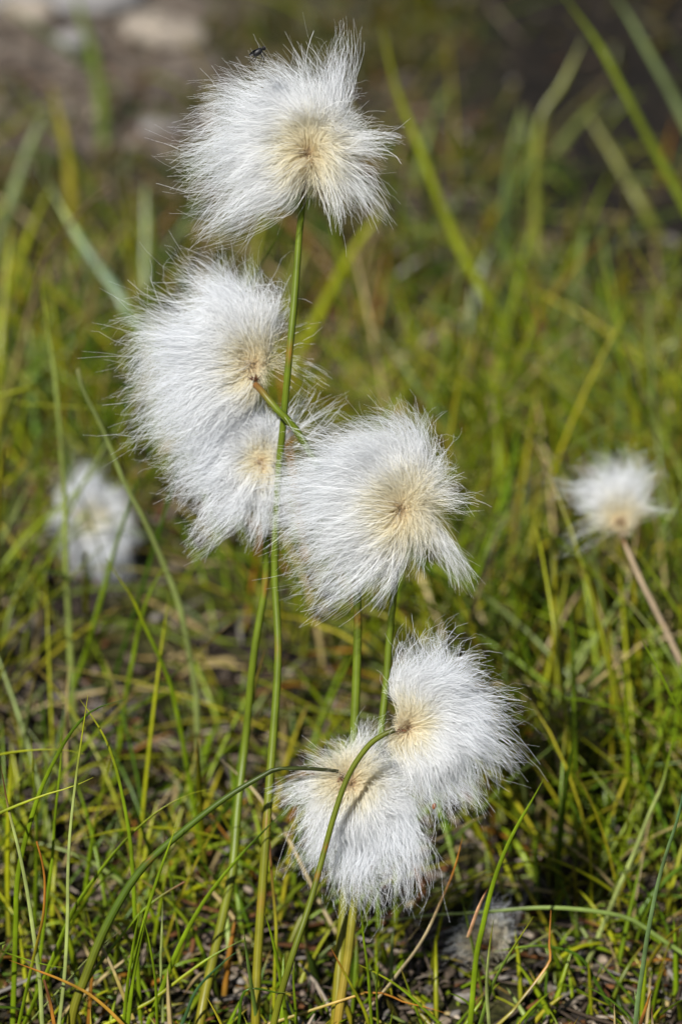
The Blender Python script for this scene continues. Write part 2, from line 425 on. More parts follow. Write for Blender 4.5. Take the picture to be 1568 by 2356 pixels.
B(G_, 'narrow green blade leaning left at the bottom, left of the stems', [(330,2108),(345,2173),(358,2258),(362,2353)], 8, GREEN, None, .502)
B(G_, 'brown-tipped blade slanting across the lower left', [(425,2028),(375,2058),(325,2098),(275,2158),(210,2243),(150,2343)], 9, GREEN, BROWN, .515, .505, .86, blunt=.5)
B(G_, 'broad bright green blade at the bottom, left of the hooked one', [(560,2138),(572,2223),(585,2308),(592,2353)], 12, (.11, .17, .03), None, .499)
B(G_, 'slim blade leaning left at the bottom, right of the hooked one', [(607,2095),(625,2153),(640,2223),(650,2283),(660,2353)], 11, GREEN, BROWN, .499, tip_at=.93)
B(G_, 'dark hooked blade bent over to the right at the bottom', [(685,2281),(640,2283),(600,2275),(570,2275),(555,2298),(550,2353)], 9, DARK, BROWN, .494, .494, .9)
B(G_, 'short upright blade beside the slim leaning one at bottom centre', [(677,2208),(675,2258),(682,2353)], 8, GREEN, None, .499)
B(G_, 'dark green blurred blade slanting up right above the sweeping blade', [(545,1690),(425,1768),(350,1833),(310,1878)], 10, DARK, GREEN, .57, .59)
B(G_, 'yellow-green blade lying across the bottom left of the stems', [(570,2155),(490,2198),(425,2243),(360,2293),(300,2328)], 10, YEL, GREEN, .51, .505)
B(G_, 'narrow yellowing blade with a dead brown patch beside the main stems', [(632,1783),(620,1913),(625,2013),(635,2133),(632,2233)], 8, YEL, BROWN, .525, .518, .35)
B(G_, 'beige straw slanting down right behind the lower tuft', [(507,1745),(575,1808),(625,1873),(665,1933),(710,2023),(750,2103)], 9, STRAW, None, .560, .55)
B(G_, 'thin green upright blade behind the tall silvery one', [(142,1673),(140,1758),(127,1883),(120,1983),(107,2083),(90,2233)], 9, GREEN, None, .525, .52)
B(G_, 'short upright green blade near the left edge under the level blade', [(72,1690),(80,1808),(85,1913),(84,2000)], 9, GREEN, YEL, .54, .55)
B(G_, 'dark teal blade bending right at the bottom left of the stems', [(555,2183),(520,2208),(455,2273),(420,2353)], 9, TEAL, None, .503)
B(G_, 'blade leaning left out of the bottom edge, right of the stems', [(760,2178),(784,2223),(814,2278),(839,2328),(849,2365)], 9, YEL, ORANGE, .498)
B(G_, 'thin dark upright blade at bottom centre under the lower tuft', [(829,2073),(836,2158),(846,2233),(854,2353)], 8, GREEN, None, .500)
B(G_, 'short upright blade at the bottom beside the thin dark one', [(874,2203),(866,2263),(869,2353)], 7, GREEN, None, .498)
B(G_, 'tall pointed green blade on the right, in front of the fallen tuft', [(1254,1783),(1224,1838),(1184,1908),(1154,1973),(1129,2048),(1109,2133),(1094,2208),(1081,2353)], 14, GREEN, BROWN, .512, .505, .95)
B(G_, 'silvery upright blade crossing the fallen tuft', [(1134,2115),(1126,2173),(1120,2233),(1119,2283),(1124,2353)], 10, PALE, YEL, .500)
B(G_, 'green blade slanting up right across the fallen tuft', [(1226,2108),(1184,2173),(1154,2223),(1129,2273),(1104,2353)], 12, (.11, .17, .02), YEL, .505)
B(G_, 'dead blade with orange top and pale straw base right of the tuft', [(1064,1920),(1054,1963),(1041,2008),(1029,2038),(1009,2083),(984,2138),(954,2188),(919,2233),(884,2278)], 10, STRAW, ORANGE, .518, .512, .66)
B('dead_leaf', 'pinkish straw leaf scrap hanging beside the tall pointed blade', [(1121,2043),(1104,2078),(1089,2118),(1076,2155)], 12, (.52, .30, .16), BROWN, .508, .508, .8, ground=False, cat='leaf')
B(G_, 'tall blue-silver blade leaning up along the right edge', [(1577,1755),(1568,1833),(1554,1893),(1534,1953),(1514,2023),(1499,2093),(1486,2163),(1476,2233),(1466,2298),(1459,2365)], 13, (.11, .17, .06), TEAL, .515)
B(G_, 'pale blurred blade leaning right, lower right', [(1549,1683),(1524,1798),(1494,1868),(1459,1958),(1424,2038),(1384,2133),(1366,2178)], 13, PALE, GREEN, .555, .545)
B(G_, 'long pale blade arching level over the fallen tuft', [(822,2117),(909,2115),(984,2105),(1109,2098),(1209,2089),(1284,2088),(1384,2098),(1459,2118),(1520,2160)], 11, (.16, .22, .05), PALE, .535, .53)
B(G_, 'dark green blade arching low across the fallen tuft', [(1134,2188),(1234,2175),(1309,2188),(1344,2213),(1364,2248)], 9, DARK, GREEN, .52, .52)
B(G_, 'yellow blade with a rusty kink right of the fallen tuft', [(1266,2093),(1262,2173),(1264,2208),(1234,2253),(1194,2303),(1154,2348)], 9, (.20, .17, .02), ORANGE, .515, .505, .6)
B('dead_leaf', 'thick reddish-brown stub in the lower right corner', [(1496,2278),(1484,2318),(1472,2353)], 14, BROWN, ORANGE, .500, .500, .7, cat='leaf')
B('dead_leaf', 'small straw-coloured split stub right of the reddish-brown one', [(1500,2310),(1498,2330),(1500,2358)], 10, STRAW, BROWN, .498, .498, .8, cat='leaf')
B(G_, 'wide blurred green blade slanting up right beside the right tuft', [(1334,1643),(1264,1723),(1164,1803),(1084,1893),(1010,1960)], 17, (.11, .16, .02), None, .59, .585)
B(G_, 'yellow-orange dead blade arching low at bottom centre right', [(1024,2330),(984,2318),(924,2303),(884,2285),(834,2285),(794,2298)], 8, (.36, .28, .06), ORANGE, .503, .503, .6)
B(G_, 'green blade slanting down right at bottom centre', [(824,2218),(884,2248),(934,2283),(999,2343)], 9, GREEN, YEL, .503, .503)
B(G_, 'thin dark stalk standing just above the stem of the lower hanging tuft', [(748,1682),(757,1730),(764,1772),(770,1830)], 9, DARK, None, .535, .535, group=BLADES)
# middle distance
B(G_, 'long pale blade with a blunt tip slanting left of the upper tufts', [(180,848),(192,898),(236,985),(288,1113),(329,1189),(374,1290),(412,1390),(433,1487),(451,1591),(454,1660)], 15, (.20, .24, .07), STRAW, .598, .605, .97, blunt=.6)
B(G_, 'pinkish-brown dead blade slanting up right, upper left', [(247,436),(194,477),(155,525),(117,572),(95,625),(70,720)], 14, YEL, (.34, .23, .16), .74, .76, .25, blunt=.6)
B(G_, 'long pale blade leaning slightly left in front of the left blurred tuft', [(95,632),(98,670),(110,750),(125,850),(135,950),(143,1050),(150,1150),(153,1300),(160,1450),(168,1600)], 14, (.18, .22, .05), YEL, .66, .63, .85)
B(G_, 'sharp-tipped green blade slanting in front of the left blurred tuft', [(243,1283),(270,1324),(305,1376),(333,1439),(364,1505),(392,1574),(412,1660),(423,1720)], 12, GREEN, YEL, .572, .58)
B(G_, 'dark blade leaning right over the left blurred tuft', [(332,1060),(318,1100),(301,1150),(284,1203),(263,1269),(243,1342),(222,1418),(198,1505),(166,1591),(149,1660)], 15, GREEN, DARK, .635, .63)
B(G_, 'pale blurred blade slanting at the left edge beside the tuft', [(100,1064),(66,1123),(31,1193),(0,1255),(-40,1320)], 15, PALE, None, .68, .68)
B(G_, 'level yellow-green blade at the left edge above the blurred tuft', [(268,938),(200,938),(121,933),(0,926),(-60,930)], 9, YEL, None, .66, .67, ground=True)
B(G_, 'slim green blade standing right of the left blurred tuft', [(385,1290),(347,1359),(322,1435),(305,1522),(288,1609),(277,1695)], 11, GREEN, None, .60, .61)
B(G_, 'blade slanting up right across the lower left blurred tuft', [(267,1231),(194,1297),(146,1349),(87,1401),(17,1466)], 12, YEL, PALE, .63, .64)
B(G_, 'dark pointed blade between the two upper tufts', [(660,515),(630,560),(600,610),(560,680),(500,800),(450,950)], 11, DARK, None, .60, .63)
B(G_, 'green blade with an orange tip at the right edge', [(1461,1446),(1489,1498),(1516,1546),(1544,1605),(1567,1650),(1590,1710)], 12, GREEN, ORANGE, .545, .55, .94)
B(G_, 'pale blurred blade slanting down right below the right small tuft', [(1374,1418),(1412,1470),(1444,1515),(1478,1563)], 14, PALE, None, .66, .66)
B(G_, 'pale blurred blade leaning right, right of the middle tuft', [(1184,1148),(1146,1224),(1114,1290),(1090,1349),(1066,1418)], 16, (.26, .27, .13), PALE, .69, .69)
B(G_, 'short pale blurred blade under the right small tuft', [(1371,1276),(1336,1317),(1301,1359)], 15, PALE, None, .71, .71)
B(G_, 'brownish blurred blade leaning left above the middle tuft', [(1120,905),(1128,933),(1146,1002),(1163,1089),(1173,1141)], 17, YEL, (.28, .20, .12), .80, .79, .55)
# far, strongly blurred
B(G_, 'broad blurred blade running out of the top edge at the right', [(1288,-20),(1374,100),(1434,210),(1494,325),(1549,425),(1610,540),(1680,680)], 25, (.19, .24, .02), None, .84, .86)
B(G_, 'greyish blurred blade in the top right corner', [(1400,-30),(1445,40),(1490,120),(1540,210),(1600,330)], 26, (.15, .19, .07), None, .98, .97)
B(G_, 'long blurred blade slanting down right past the top tuft', [(878,60),(910,200),(960,330),(1010,460),(1070,600),(1140,720),(1190,820),(1222,925)], 22, (.19, .22, .01), (.19, .2, .01), .88, .86)
B(G_, 'pale blurred upright blade right of the top tuft', [(1200,240),(1184,310),(1169,400),(1160,490),(1162,560),(1158,660)], 26, (.15, .21, .07), PALE, .93, .95)
B(G_, 'olive blurred blade bending right in the upper right', [(1345,80),(1294,190),(1249,260),(1234,340),(1229,450),(1235,620)], 20, (.15, .16, .012), None, 1.02, .99)
B(G_, 'olive blurred blade slanting in the dark upper right', [(1404,210),(1324,290),(1274,360),(1230,430)], 22, (.12, .14, .03), None, 1.12, 1.1)
B(G_, 'yellow blurred blade leaning left in the dark upper right', [(1350,262),(1399,340),(1449,425),(1490,500)], 24, (.15, .155, .022), None, 1.08, 1.06)
B(G_, 'pale green wide blurred upright blade at mid right', [(1342,530),(1329,643),(1309,758),(1287,900)], 28, (.17, .2, .055), PALE, .89, .895)
B(G_, 'olive blurred blade slanting up to the right edge', [(1600,765),(1494,823),(1434,868),(1335,950)], 26, (.15, .165, .03), None, .87, .87)
B('straw', 'broad beige straw lying blurred on the ground behind', [(1072,721),(984,788),(905,846)], 26, (.42, .33, .20), STRAW, .93, .90, ground=False, blunt=.8, cat='straw')
B('straw', 'short whitish straw bit lying blurred behind', [(972,594),(944,614),(912,640)], 20, (.42, .40, .33), STRAW, 1.0, .985, ground=False, blunt=.8, cat='straw')
B(G_, 'yellow-green blurred blade right of the main stem', [(872,476),(859,508),(824,558),(784,623),(745,700)], 24, YEL, None, .90, .90)
B(G_, 'whitish blurred fleck of leaf right of the long slanting blade', [(1126,575),(1113,608),(1100,640),(1090,690)], 24, (.36, .40, .28), None, .95, .95)
B(G_, 'pale blurred upright leaf at far right', [(1410,690),(1409,720),(1409,783),(1404,840)], 22, PALE, None, .89, .90)
B('straw', 'straw-coloured upright stalk blurred above the middle tuft', [(1124,905),(1135,950),(1152,1008),(1160,1050)], 15, (.36, .27, .17), STRAW, .80, .80, blunt=.7, cat='straw')
B(G_, 'bluish pale broad blurred blade slanting left of the upper tufts', [(118,440),(155,500),(194,563),(236,624),(274,677),(310,740)], 27, (.16, .23, .13), PALE, .88, .86)
B(G_, 'yellow blurred blade standing at upper left', [(118,195),(135,260),(152,330),(160,378),(165,450)], 26, (.22, .19, .018), None, 1.03, 1.02)
B(G_, 'pale blurred blade leaning right at upper left', [(112,243),(80,310),(50,390),(20,480)], 24, (.17, .21, .08), None, 1.02, 1.0)
B(G_, 'olive blurred blade rising to the top edge at left', [(170,-20),(195,60),(215,130),(232,230),(240,330)], 28, (.09, .12, .02), None, 1.25, 1.18)
B(G_, 'wide green blurred upright blade left of the top tuft', [(334,425),(338,520),(338,610),(345,700)], 30, (.12, .16, .014), None, .98, .96)
B(G_, 'green blurred blade leaning right at the left', [(120,425),(83,505),(50,590),(20,680)], 22, YEL, None, .90, .89)
B(G_, 'soft green upright blade near the left edge', [(62,715),(68,760),(74,810),(80,921),(84,980)], 20, (.10, .17, .025), PALE, .82, .80)
B(G_, 'faint olive blade along the left edge', [(27,510),(17,630),(6,755),(-2,870)], 18, YEL, None, .82, .80)

# ---------------------------------------------------------------- stones on the bare soil
def stone(label, px, py, rx, ry, rz, mat, seed):
    c = gnd(px, py)
    r = np.random.default_rng(seed)
    nu, nv = 20, 12
    th = np.linspace(0, 2 * math.pi, nu, endpoint=False); ph = np.linspace(.02, math.pi - .02, nv)
    TH, PH = np.meshgrid(th, ph)
    d = np.stack([np.sin(PH) * np.cos(TH), np.sin(PH) * np.sin(TH), np.cos(PH)], -1)
    bump = np.ones(TH.shape)
    for _ in range(9):
        a = nrm(r.normal(0, 1, 3)); off = r.uniform(.55, .95)
        proj = (d * a).sum(-1)
        bump = np.where(proj * bump > off, off / np.maximum(proj, 1e-3), bump)
    V = d * bump[..., None] * np.array([rx, ry, rz])
    V = V.reshape(-1, 3) + c + np.array([0, 0, rz * .35])
    idx = np.arange(nu * nv, dtype=np.int32).reshape(nv, nu); nx = np.roll(idx, -1, 1)
    Q = np.stack([idx[:-1], idx[1:], nx[1:], nx[:-1]], -1).reshape(-1, 4)
    return tag(link_mesh('stone', V, Q, mat, loc=c), label, 'stone', 'pale stones on the bare soil')
stone('tan stone at the top left corner on bare soil', 68, 48, .015, .012, .010, M_ROCK_TAN, 1)
stone('small grey stone right of the top left tan stone', 180, 108, .012, .011, .007, M_ROCK_GREY, 2)
stone('largest pale tan stone, left of the top tuft', 405, 98, .017, .016, .010, M_ROCK_TAN, 3)
stone('pale stone touching the left side of the largest tan stone', 328, 72, .016, .012, .008, M_ROCK_TAN, 4)
stone('flat whitish stone beside the left edge of the top tuft', 368, 322, .012, .010, .006, M_ROCK_GREY, 5)
stone('grey slab at the top edge left of the pale stones', 130, 12, .045, .03, .010, M_ROCK_GREY, 6)

# ---------------------------------------------------------------- cotton grass
HAIR_PAL_T = [0, .022, .05, .12, .34, .52, 1]
HAIR_PAL_C = np.array([[.30, .16, .07], [.66, .48, .26], [.90, .78, .53], [.95, .88, .66], [.955, .925, .80], [.955, .96, .96], [.95, .965, .985]])
def make_tuft(name, C, outline, n, seed, wind, axis_front=-.72, radius=.000028, dense=None, parent=None, loc=None, depth=.85, wisps=(), brown=1.0, s=13, cen=0.0, frizz=1.35, core=22, axis=None, axlen=75):
    """hairs fan out from the receptacle C to an uneven outline; wind and weight bend them"""
    r = np.random.default_rng(seed)
    u = unit(C)
    th_t = np.radians([a for a, _ in outline] + [outline[0][0] + 360]); r_t = np.array([b for _, b in outline] + [outline[0][1]]) * u * .955
    Rm = r_t.mean()
    # directions
    g = np.linspace(0, 2 * math.pi, 720, endpoint=False)
    rg = np.interp(g, th_t, r_t, period=2 * math.pi)
    w = rg ** 1.7
    if dense is not None: w = w * (.30 + .70 * (.5 + .5 * np.cos(g - math.radians(dense))))
    w /= w.sum()
    def tips(m):
        th = r.choice(g, m, p=w) + r.normal(0, .03, m)
        sp = r.uniform(axis_front, .92, m)
        cp = np.sqrt(1 - sp ** 2)
        rr = np.interp(th % (2 * math.pi), th_t, r_t, period=2 * math.pi)
        ragged = .80 + .26 * vnoise(th * 5.5, sp * 4, seed)
        f = (1.06 - .72 * r.random(m)) * ragged
        f = f * np.where(sp < -.35, np.clip(1.25 + sp * 1.0, .45, 1), 1)
        tip = (cp * rr * f)[:, None] * (np.cos(th)[:, None] * CR + np.sin(th)[:, None] * CU) + (sp * Rm * depth * f)[:, None] * CF
        return tip
    wv = wind[0] * CR + wind[1] * CU + (wind[2] if len(wind) > 2 else 0) * CF
    t = np.linspace(0, 1, s)
    axv = np.zeros(3) if axis is None else math.cos(math.radians(axis)) * CR + math.sin(math.radians(axis)) * CU
    axv = axv * .8 + CF * .35 if axis is not None else axv
    def path(tip, m, sh=None):
        L = np.linalg.norm(tip, axis=1, keepdims=True)
        d0 = nrm(nrm(tip) - .85 * wv + .25 * CU + r.normal(0, .30, (m, 3)))
        root = nrm(nrm(tip) + r.normal(0, .25, (m, 3))) * u * core * r.uniform(.1, 1.0, (m, 1)) ** .7 + cen * u * CU
        if axis is not None:
            if sh is None: sh = shift(tip)
            root = root + axv * sh[:, None]
        mid = root + d0 * L * .5
        a = ((1 - t) ** 2)[None, :, None]; b = (2 * t * (1 - t))[None, :, None]; c = (t ** 2)[None, :, None]
        return a * root[:, None] + b * mid[:, None] + c * tip[:, None]
    def shift(tip):
        if axis is None: return np.zeros(len(tip))
        al = (nrm(tip) * nrm(axv)).sum(-1)
        return axlen * u * r.random(len(tip)) ** 1.3 * np.clip(.55 + .45 * al, .08, 1)
    ng = max(40, n // 26)
    gt = tips(ng); GP = path(gt, ng)
    tip = tips(n); shf = shift(tip); P = path(tip, n, shf)
    # lean towards the nearest lock of hair
    near = np.empty(n, dtype=int)
    for i in range(0, n, 500):
        near[i:i + 500] = ((tip[i:i + 500, None] - gt[None]) ** 2).sum(-1).argmin(1)
    k = np.clip(r.normal(.38, .22, n), 0, .85)[:, None, None] * (t ** 1.8)[None, :, None]
    P = P + k * (GP[near] - P) * .9
    # crinkle
    L = np.linalg.norm(tip, axis=1)
    e1 = nrm(np.cross(tip, r.normal(0, 1, (n, 3)))); e2 = nrm(np.cross(tip, e1))
    f1 = r.uniform(2.5, 8, n)[:, None]; p1 = r.random((n, 1)) * 6.28; am = (np.abs(r.normal(0, .048, n)) * L)[:, None]
    P = P + (am * np.sin(f1 * t[None] + p1) * t[None])[:, :, None] * e1[:, None] + (am * np.cos(f1 * .8 * t[None] + p1 * 2) * t[None])[:, :, None] * e2[:, None]
    # shared eddies: whole locks swirl together
    for _ in range(7):
        kv = r.normal(0, 1, 3); kv = kv / np.linalg.norm(kv) * 2 * math.pi / (Rm * r.uniform(.35, 1.1))
        dv = nrm(np.cross(kv, r.normal(0, 1, 3)))
        P = P + (np.sin(P @ kv + r.random() * 6.28) * (.034 * Rm * frizz) * (t ** 1.5)[None])[:, :, None] * dv
    # fine frizz and weight at the tips
    w1, w2, w3 = (np.cumsum(r.normal(0, 1, (n, s)), axis=1) for _ in range(3))
    fz = np.stack([w1, w2, w3], -1); fz = fz - fz[:, :1]
    P = P + fz * (L * .011 * frizz)[:, None, None] * (t ** 1.2)[None, :, None]
    P = P - CU * (L * np.abs(r.normal(.05, .05, n)))[:, None, None] * (t ** 3)[None, :, None]
    # stray curling hairs
    st = r.random(n) < .10
    m_ = int(st.sum()); q = r.random((m_, 1)) * 6.28; fr = r.uniform(4, 8, (m_, 1))
    a1 = (L[st] * r.uniform(.05, .20, m_))[:, None] * t[None] ** 1.6
    P[st] += (a1 * np.sin(fr * t + q))[:, :, None] * CR + (a1 * np.cos(fr * t + q))[:, :, None] * CU + (L[st] * r.uniform(.0, .22, m_))[:, None, None] * (t ** 1.5)[None, :, None] * nrm(tip[st])[:, None]
    sets = [P]
    for (ang, reach, m, spread, curl) in wisps:               # separate locks blown out of the tuft
        a = math.radians(ang)
        tp = (np.array([math.cos(a), math.sin(a)]) * reach * u)
        base = tp[0] * CR + tp[1] * CU
        tt = base * r.uniform(.75, 1.05, (m, 1)) + r.normal(0, spread * u, (m, 3))
        Q_ = path(tt, m)
        Q_ += (t ** 2)[None, :, None] * (curl * u) * (-CU)[None, None] * r.uniform(.5, 1.3, (m, 1, 1))
        Q_ += np.cumsum(r.normal(0, 1, (m, s, 3)), axis=1) * (reach * u * .012) * t[None, :, None]
        sets.append(Q_)
    P = np.concatenate(sets); n = len(P)
    rad = radius * np.exp(r.normal(-.1, .35, n))[:, None] * np.interp(t, [0, .1, .6, 1], [1.2, 1.1, .95, .45])[None]
    V, Q = sweep(P + C, rad, rad, r.normal(0, 1, (n, 3)), 3)
    dist = t[None] * np.linalg.norm(P[:, -1], axis=1)[:, None] / (Rm * 1.05)
    shf = np.concatenate([shf, np.zeros(n - len(shf))])
    dist = np.clip(dist * r.uniform(.85, 1.15, (n, 1)) + shf[:, None] / (Rm * 1.05) * .32, 0, 1) / brown
    c = np.stack([np.interp(dist, HAIR_PAL_T, HAIR_PAL_C[:, j]) for j in range(3)], -1)
    c = np.repeat(c.reshape(-1, 3), 3, axis=0)
    return link_mesh(name, V, Q, M_HAIR, c, parent=parent, loc=loc)

def make_bracts(C, dirv, parent, loc, seed, size=18, m=9):
    r = np.random.default_rng(seed); u = unit(C)
    d = nrm(np.asarray(dirv)[None] * .9 + r.normal(0, .55, (m, 3)))
    t = np.linspace(0, 1, 7); L = size * u * r.uniform(.6, 1.1, m)
    P = C + np.asarray(dirv) * (-8 * u) + d[:, None] * (L[:, None, None] * t[None, :, None])
    w = (size * .13 * u) * np.array([.7, 1, 1, .85, .6, .35, .05])[None] * np.ones((m, 1))
    V, Q = sweep(P, w, w * .35, r.normal(0, 1, (m, 3)), 6)
    c = np.array([.11, .05, .025]) * r.uniform(.5, 1.5, (m, 1))
    return link_mesh('bract', V, Q, M_SCALE, np.repeat(c, 42, axis=0), parent=parent, loc=loc)

def make_stem(pts, width, parent, loc, taper=.88, topfrom=.975, top=(.16, .07, .02), body=(.095, .130, .008), low=(.19, .15, .010)):
    """pts (px, py, Y) from tuft to base"""
    W3 = [at(*p) for p in pts]
    end = W3[-1]; gz = float(ground_z(end[0], end[1]))
    W3 = W3[:-1] + [end] if end[2] <= gz else W3 + [np.array([end[0] + (end[0] - W3[-2][0]) * .1, end[1], gz - .004])]
    s = 60
    P = smooth_path(W3[::-1], s)
    u = unit(W3[0]); t = np.linspace(0, 1, s)
    hw = width * u * .5 * np.interp(t, [0, .35, .5, .97, 1], [1.25, 1.15, 1, taper, taper * .9])
    k = 20
    prof = 1 + .055 * np.where(np.arange(k) % 2 == 0, 1, -1)
    V, Q = sweep(P[None], hw[None], hw[None], np.array([[1.0, .2, .1]]), k, prof)
    r = np.random.default_rng(int(pts[0][0]))
    body, low, top = np.array(body), np.array(low), np.array(top)
    kt = np.clip((t - topfrom) / (.995 - topfrom), 0, 1)[:, None]; kl = np.clip((.42 - t) / .42, 0, 1)[:, None]
    c = body * (1 - kl) + low * kl; c = c * (1 - kt) + top * kt
    c = c[:, None, :] * (1 + .22 * np.where(np.arange(k) % 2 == 0, .6, -1))[None, :, None]
    red = (r.random((s, 1, 1)) < .06) * r.random((s, k, 1)) * .6
    c = c * (1 - red) + np.array([.28, .07, .02]) * red
    return link_mesh('stem', V, Q, M_STEM, c.reshape(-1, 3), parent=parent, loc=loc)

GRP = 'cotton grass plants'
def plant(label, stem_pts, stem_w, core, outline, n, seed, wind, bract_dir=(0, .5, .8), group=GRP, **kw):
    stem_kw = {k: kw.pop(k) for k in ('taper', 'top', 'body', 'low', 'topfrom') if k in kw}
    C = at(*core)
    b = at(*stem_pts[-1]); b[2] = float(ground_z(b[0], b[1]))
    root = empty('cottongrass_plant', b); tag(root, label, 'cotton grass', group)
    make_stem(stem_pts, stem_w, root, b, **stem_kw)
    make_bracts(C if len(stem_pts) < 4 else .45 * C + .55 * at(*stem_pts[0]), nrm(np.array(bract_dir, float)), root, b, seed, 24)
    make_tuft('seed_tuft', C, outline, n, seed, wind, parent=root, loc=b, **kw)
    return root

plant('topmost white cotton grass tuft with a black fly on it, on the tallest stem',
      [(703, 412, .556), (699, 450, .556), (690, 520, .556), (678, 680, .551), (665, 820, .5465), (650, 990, .5445), (640, 1100, .5435), (632, 1310, .540), (640, 1500, .533), (628, 1700, .526), (620, 1800, .522), (610, 1950, .516), (593, 2200, .508), (588, 2353, .503)], 17,
      (702, 365, .556),
      [(0,200),(30,212),(60,225),(75,290),(90,275),(105,272),(120,285),(135,315),(150,322),(165,310),(180,310),(195,310),(210,295),(220,262),(232,190),(243,150),(255,110),(270,112),(285,135),(300,165),(315,192),(330,205),(345,200)],
      12500, 101, (-.75, .05), dense=115, axis=80, wisps=((72, 300, 90, 14, 0), (12, 205, 60, 16, -12), (330, 205, 110, 16, 25), (20, 215, 60, 14, 45), (300, 165, 70, 14, 10), (214, 290, 120, 16, 10)))
plant('large white tuft at upper left on a short visible stem leaning right',
      [(588, 885, .545), (600, 897, .543), (640, 945, .5405), (685, 995, .540), (770, 1150, .541), (812, 1310, .541), (822, 1400, .538), (818, 1600, .532), (802, 1900, .522), (790, 2100, .514), (772, 2353, .504)], 20,
      (580, 850, .551),
      [(0,65),(20,85),(45,115),(60,185),(75,245),(90,275),(105,305),(120,302),(135,320),(150,325),(165,340),(180,330),(195,322),(210,330),(225,305),(240,255),(255,200),(270,90),(285,62),(300,55),(330,55)],
      14500, 102, (-.62, .15), dense=150, axis=105, bract_dir=(-.5, .1, .4), taper=.8, topfrom=.955, wisps=((5, 170, 26, 16, 45), (30, 175, 10, 25, 30)), depth=.8)
plant('white tuft tucked behind the large upper left tuft and the middle one',
      [(605, 1085, .553), (607, 1130, .553), (612, 1320, .551), (585, 1500, .547), (565, 1700, .545), (548, 1850, .538), (535, 2000, .53), (510, 2120, .522), (460, 2353, .507)], 18,
      (600, 1072, .546),
      [(0,60),(30,90),(60,150),(75,180),(90,190),(105,195),(120,200),(135,225),(150,232),(165,232),(180,232),(195,232),(210,225),(222,232),(235,190),(250,180),(270,172),(285,172),(300,160),(330,85)],
      10500, 103, (-.6, .05), dense=140, axis=115, brown=.75, axis_front=-.9, wisps=((228, 245, 110, 14, 15), (265, 185, 80, 14, 0), (55, 215, 40, 18, 0), (40, 235, 40, 18, -10)), depth=.7)
plant('round white tuft in the middle of the group, brown centre facing out',
      [(916, 1200, .540), (914, 1250, .540), (910, 1310, .539), (895, 1470, .536), (885, 1600, .532), (855, 1850, .522), (815, 2080, .511), (800, 2200, .507), (777, 2353, .503)], 17,
      (915, 1180, .532),
      [(0,134),(20,155),(40,172),(60,212),(75,255),(90,265),(105,280),(120,295),(135,310),(150,345),(165,340),(180,330),(195,315),(210,310),(225,292),(240,222),(255,195),(270,162),(285,148),(300,168),(315,190),(330,160),(345,142)],
      13000, 104, (-.66, .12), dense=115, axis=65, low=(.33, .20, .03), wisps=((168, 335, 130, 26, 0), (318, 215, 120, 14, 15), (5, 170, 50, 20, -6), (228, 285, 120, 18, 10), (258, 205, 100, 14, 5), (15, 190, 14, 20, 30)))
plant('lower hanging white tuft on a long arching stem coming from the left',
      [(778, 1774, .514), (765, 1772, .514), (700, 1767, .513), (640, 1768, .512), (620, 1775, .512), (525, 1831, .511), (425, 1908, .510), (325, 2000, .509), (250, 2120, .507), (200, 2240, .505), (165, 2353, .503)], 18,
      (800, 1803, .5155),
      [(0,185),(15,182),(30,180),(45,180),(60,180),(75,170),(90,155),(105,138),(120,128),(135,112),(150,110),(165,135),(180,148),(195,158),(210,160),(225,182),(240,218),(255,232),(270,268),(285,290),(300,288),(315,275),(330,232),(345,195)],
      14000, 105, (.05, -.25), dense=300, axis=335, bract_dir=(.7, .4, -.2), body=(.055, .090, .007), top=(.022, .022, .008), topfrom=.68, taper=.48, wisps=((185, 165, 120, 14, 20), (148, 120, 30, 14, -8), (236, 225, 70, 18, 10)))
plant('right lower white tuft spreading right from a stem that arches in front',
      [(908, 1679, .508), (893, 1684, .508), (850, 1712, .508), (803, 1780, .507), (770, 1870, .505), (745, 1960, .503), (712, 2080, .499), (672, 2200, .495), (640, 2310, .495), (625, 2400, .495)], 14,
      (930, 1680, .511),
      [(0,262),(15,254),(30,256),(45,270),(60,266),(75,260),(90,245),(96,205),(102,140),(112,100),(120,85),(135,75),(150,58),(180,42),(210,48),(240,70),(270,125),(285,200),(300,242),(315,250),(330,252),(345,254)],
      14000, 106, (.35, -.15), dense=350, axis=35, bract_dir=(.8, .4, .1), body=(.095, .115, .009), top=(.05, .045, .012), low=(.20, .19, .012), wisps=((342, 280, 60, 22, 10), (10, 255, 60, 22, -5)))
plant('blurred white tuft low in the grass at far left',
      [(212, 1235, .735), (214, 1300, .738), (214, 1355, .738)], 14, (213, 1200, .735),
      [(0,110),(30,105),(60,110),(75,130),(90,150),(105,160),(120,150),(150,115),(180,110),(210,112),(240,130),(255,145),(270,155),(285,155),(300,150),(330,128)],
      9000, 107, (-.2, -.3), bract_dir=(0, .3, -.5), group=GRP, radius=.00006, axis_front=-.9, brown=.7)
plant('small tapered white tuft on a slanting reddish stem at the right',
      [(1432, 1240, .618), (1442, 1265, .618), (1475, 1340, .618), (1520, 1430, .619), (1570, 1535, .620), (1640, 1690, .622), (1680, 1800, .622)], 12, (1428, 1212, .618),
      [(0,45),(20,60),(40,95),(55,165),(70,210),(85,215),(100,212),(115,205),(130,195),(145,170),(160,135),(175,95),(190,60),(205,40),(220,32),(240,30),(270,28),(300,28),(330,40)],
      3800, 108, (-.35, .0), axis=100, bract_dir=(-.3, .3, .8), body=(.50, .38, .25), low=(.48, .18, .13), wisps=((195, 140, 22, 14, 10), (22, 115, 30, 14, 0), (150, 185, 30, 14, 0)), group=GRP, brown=1.35)

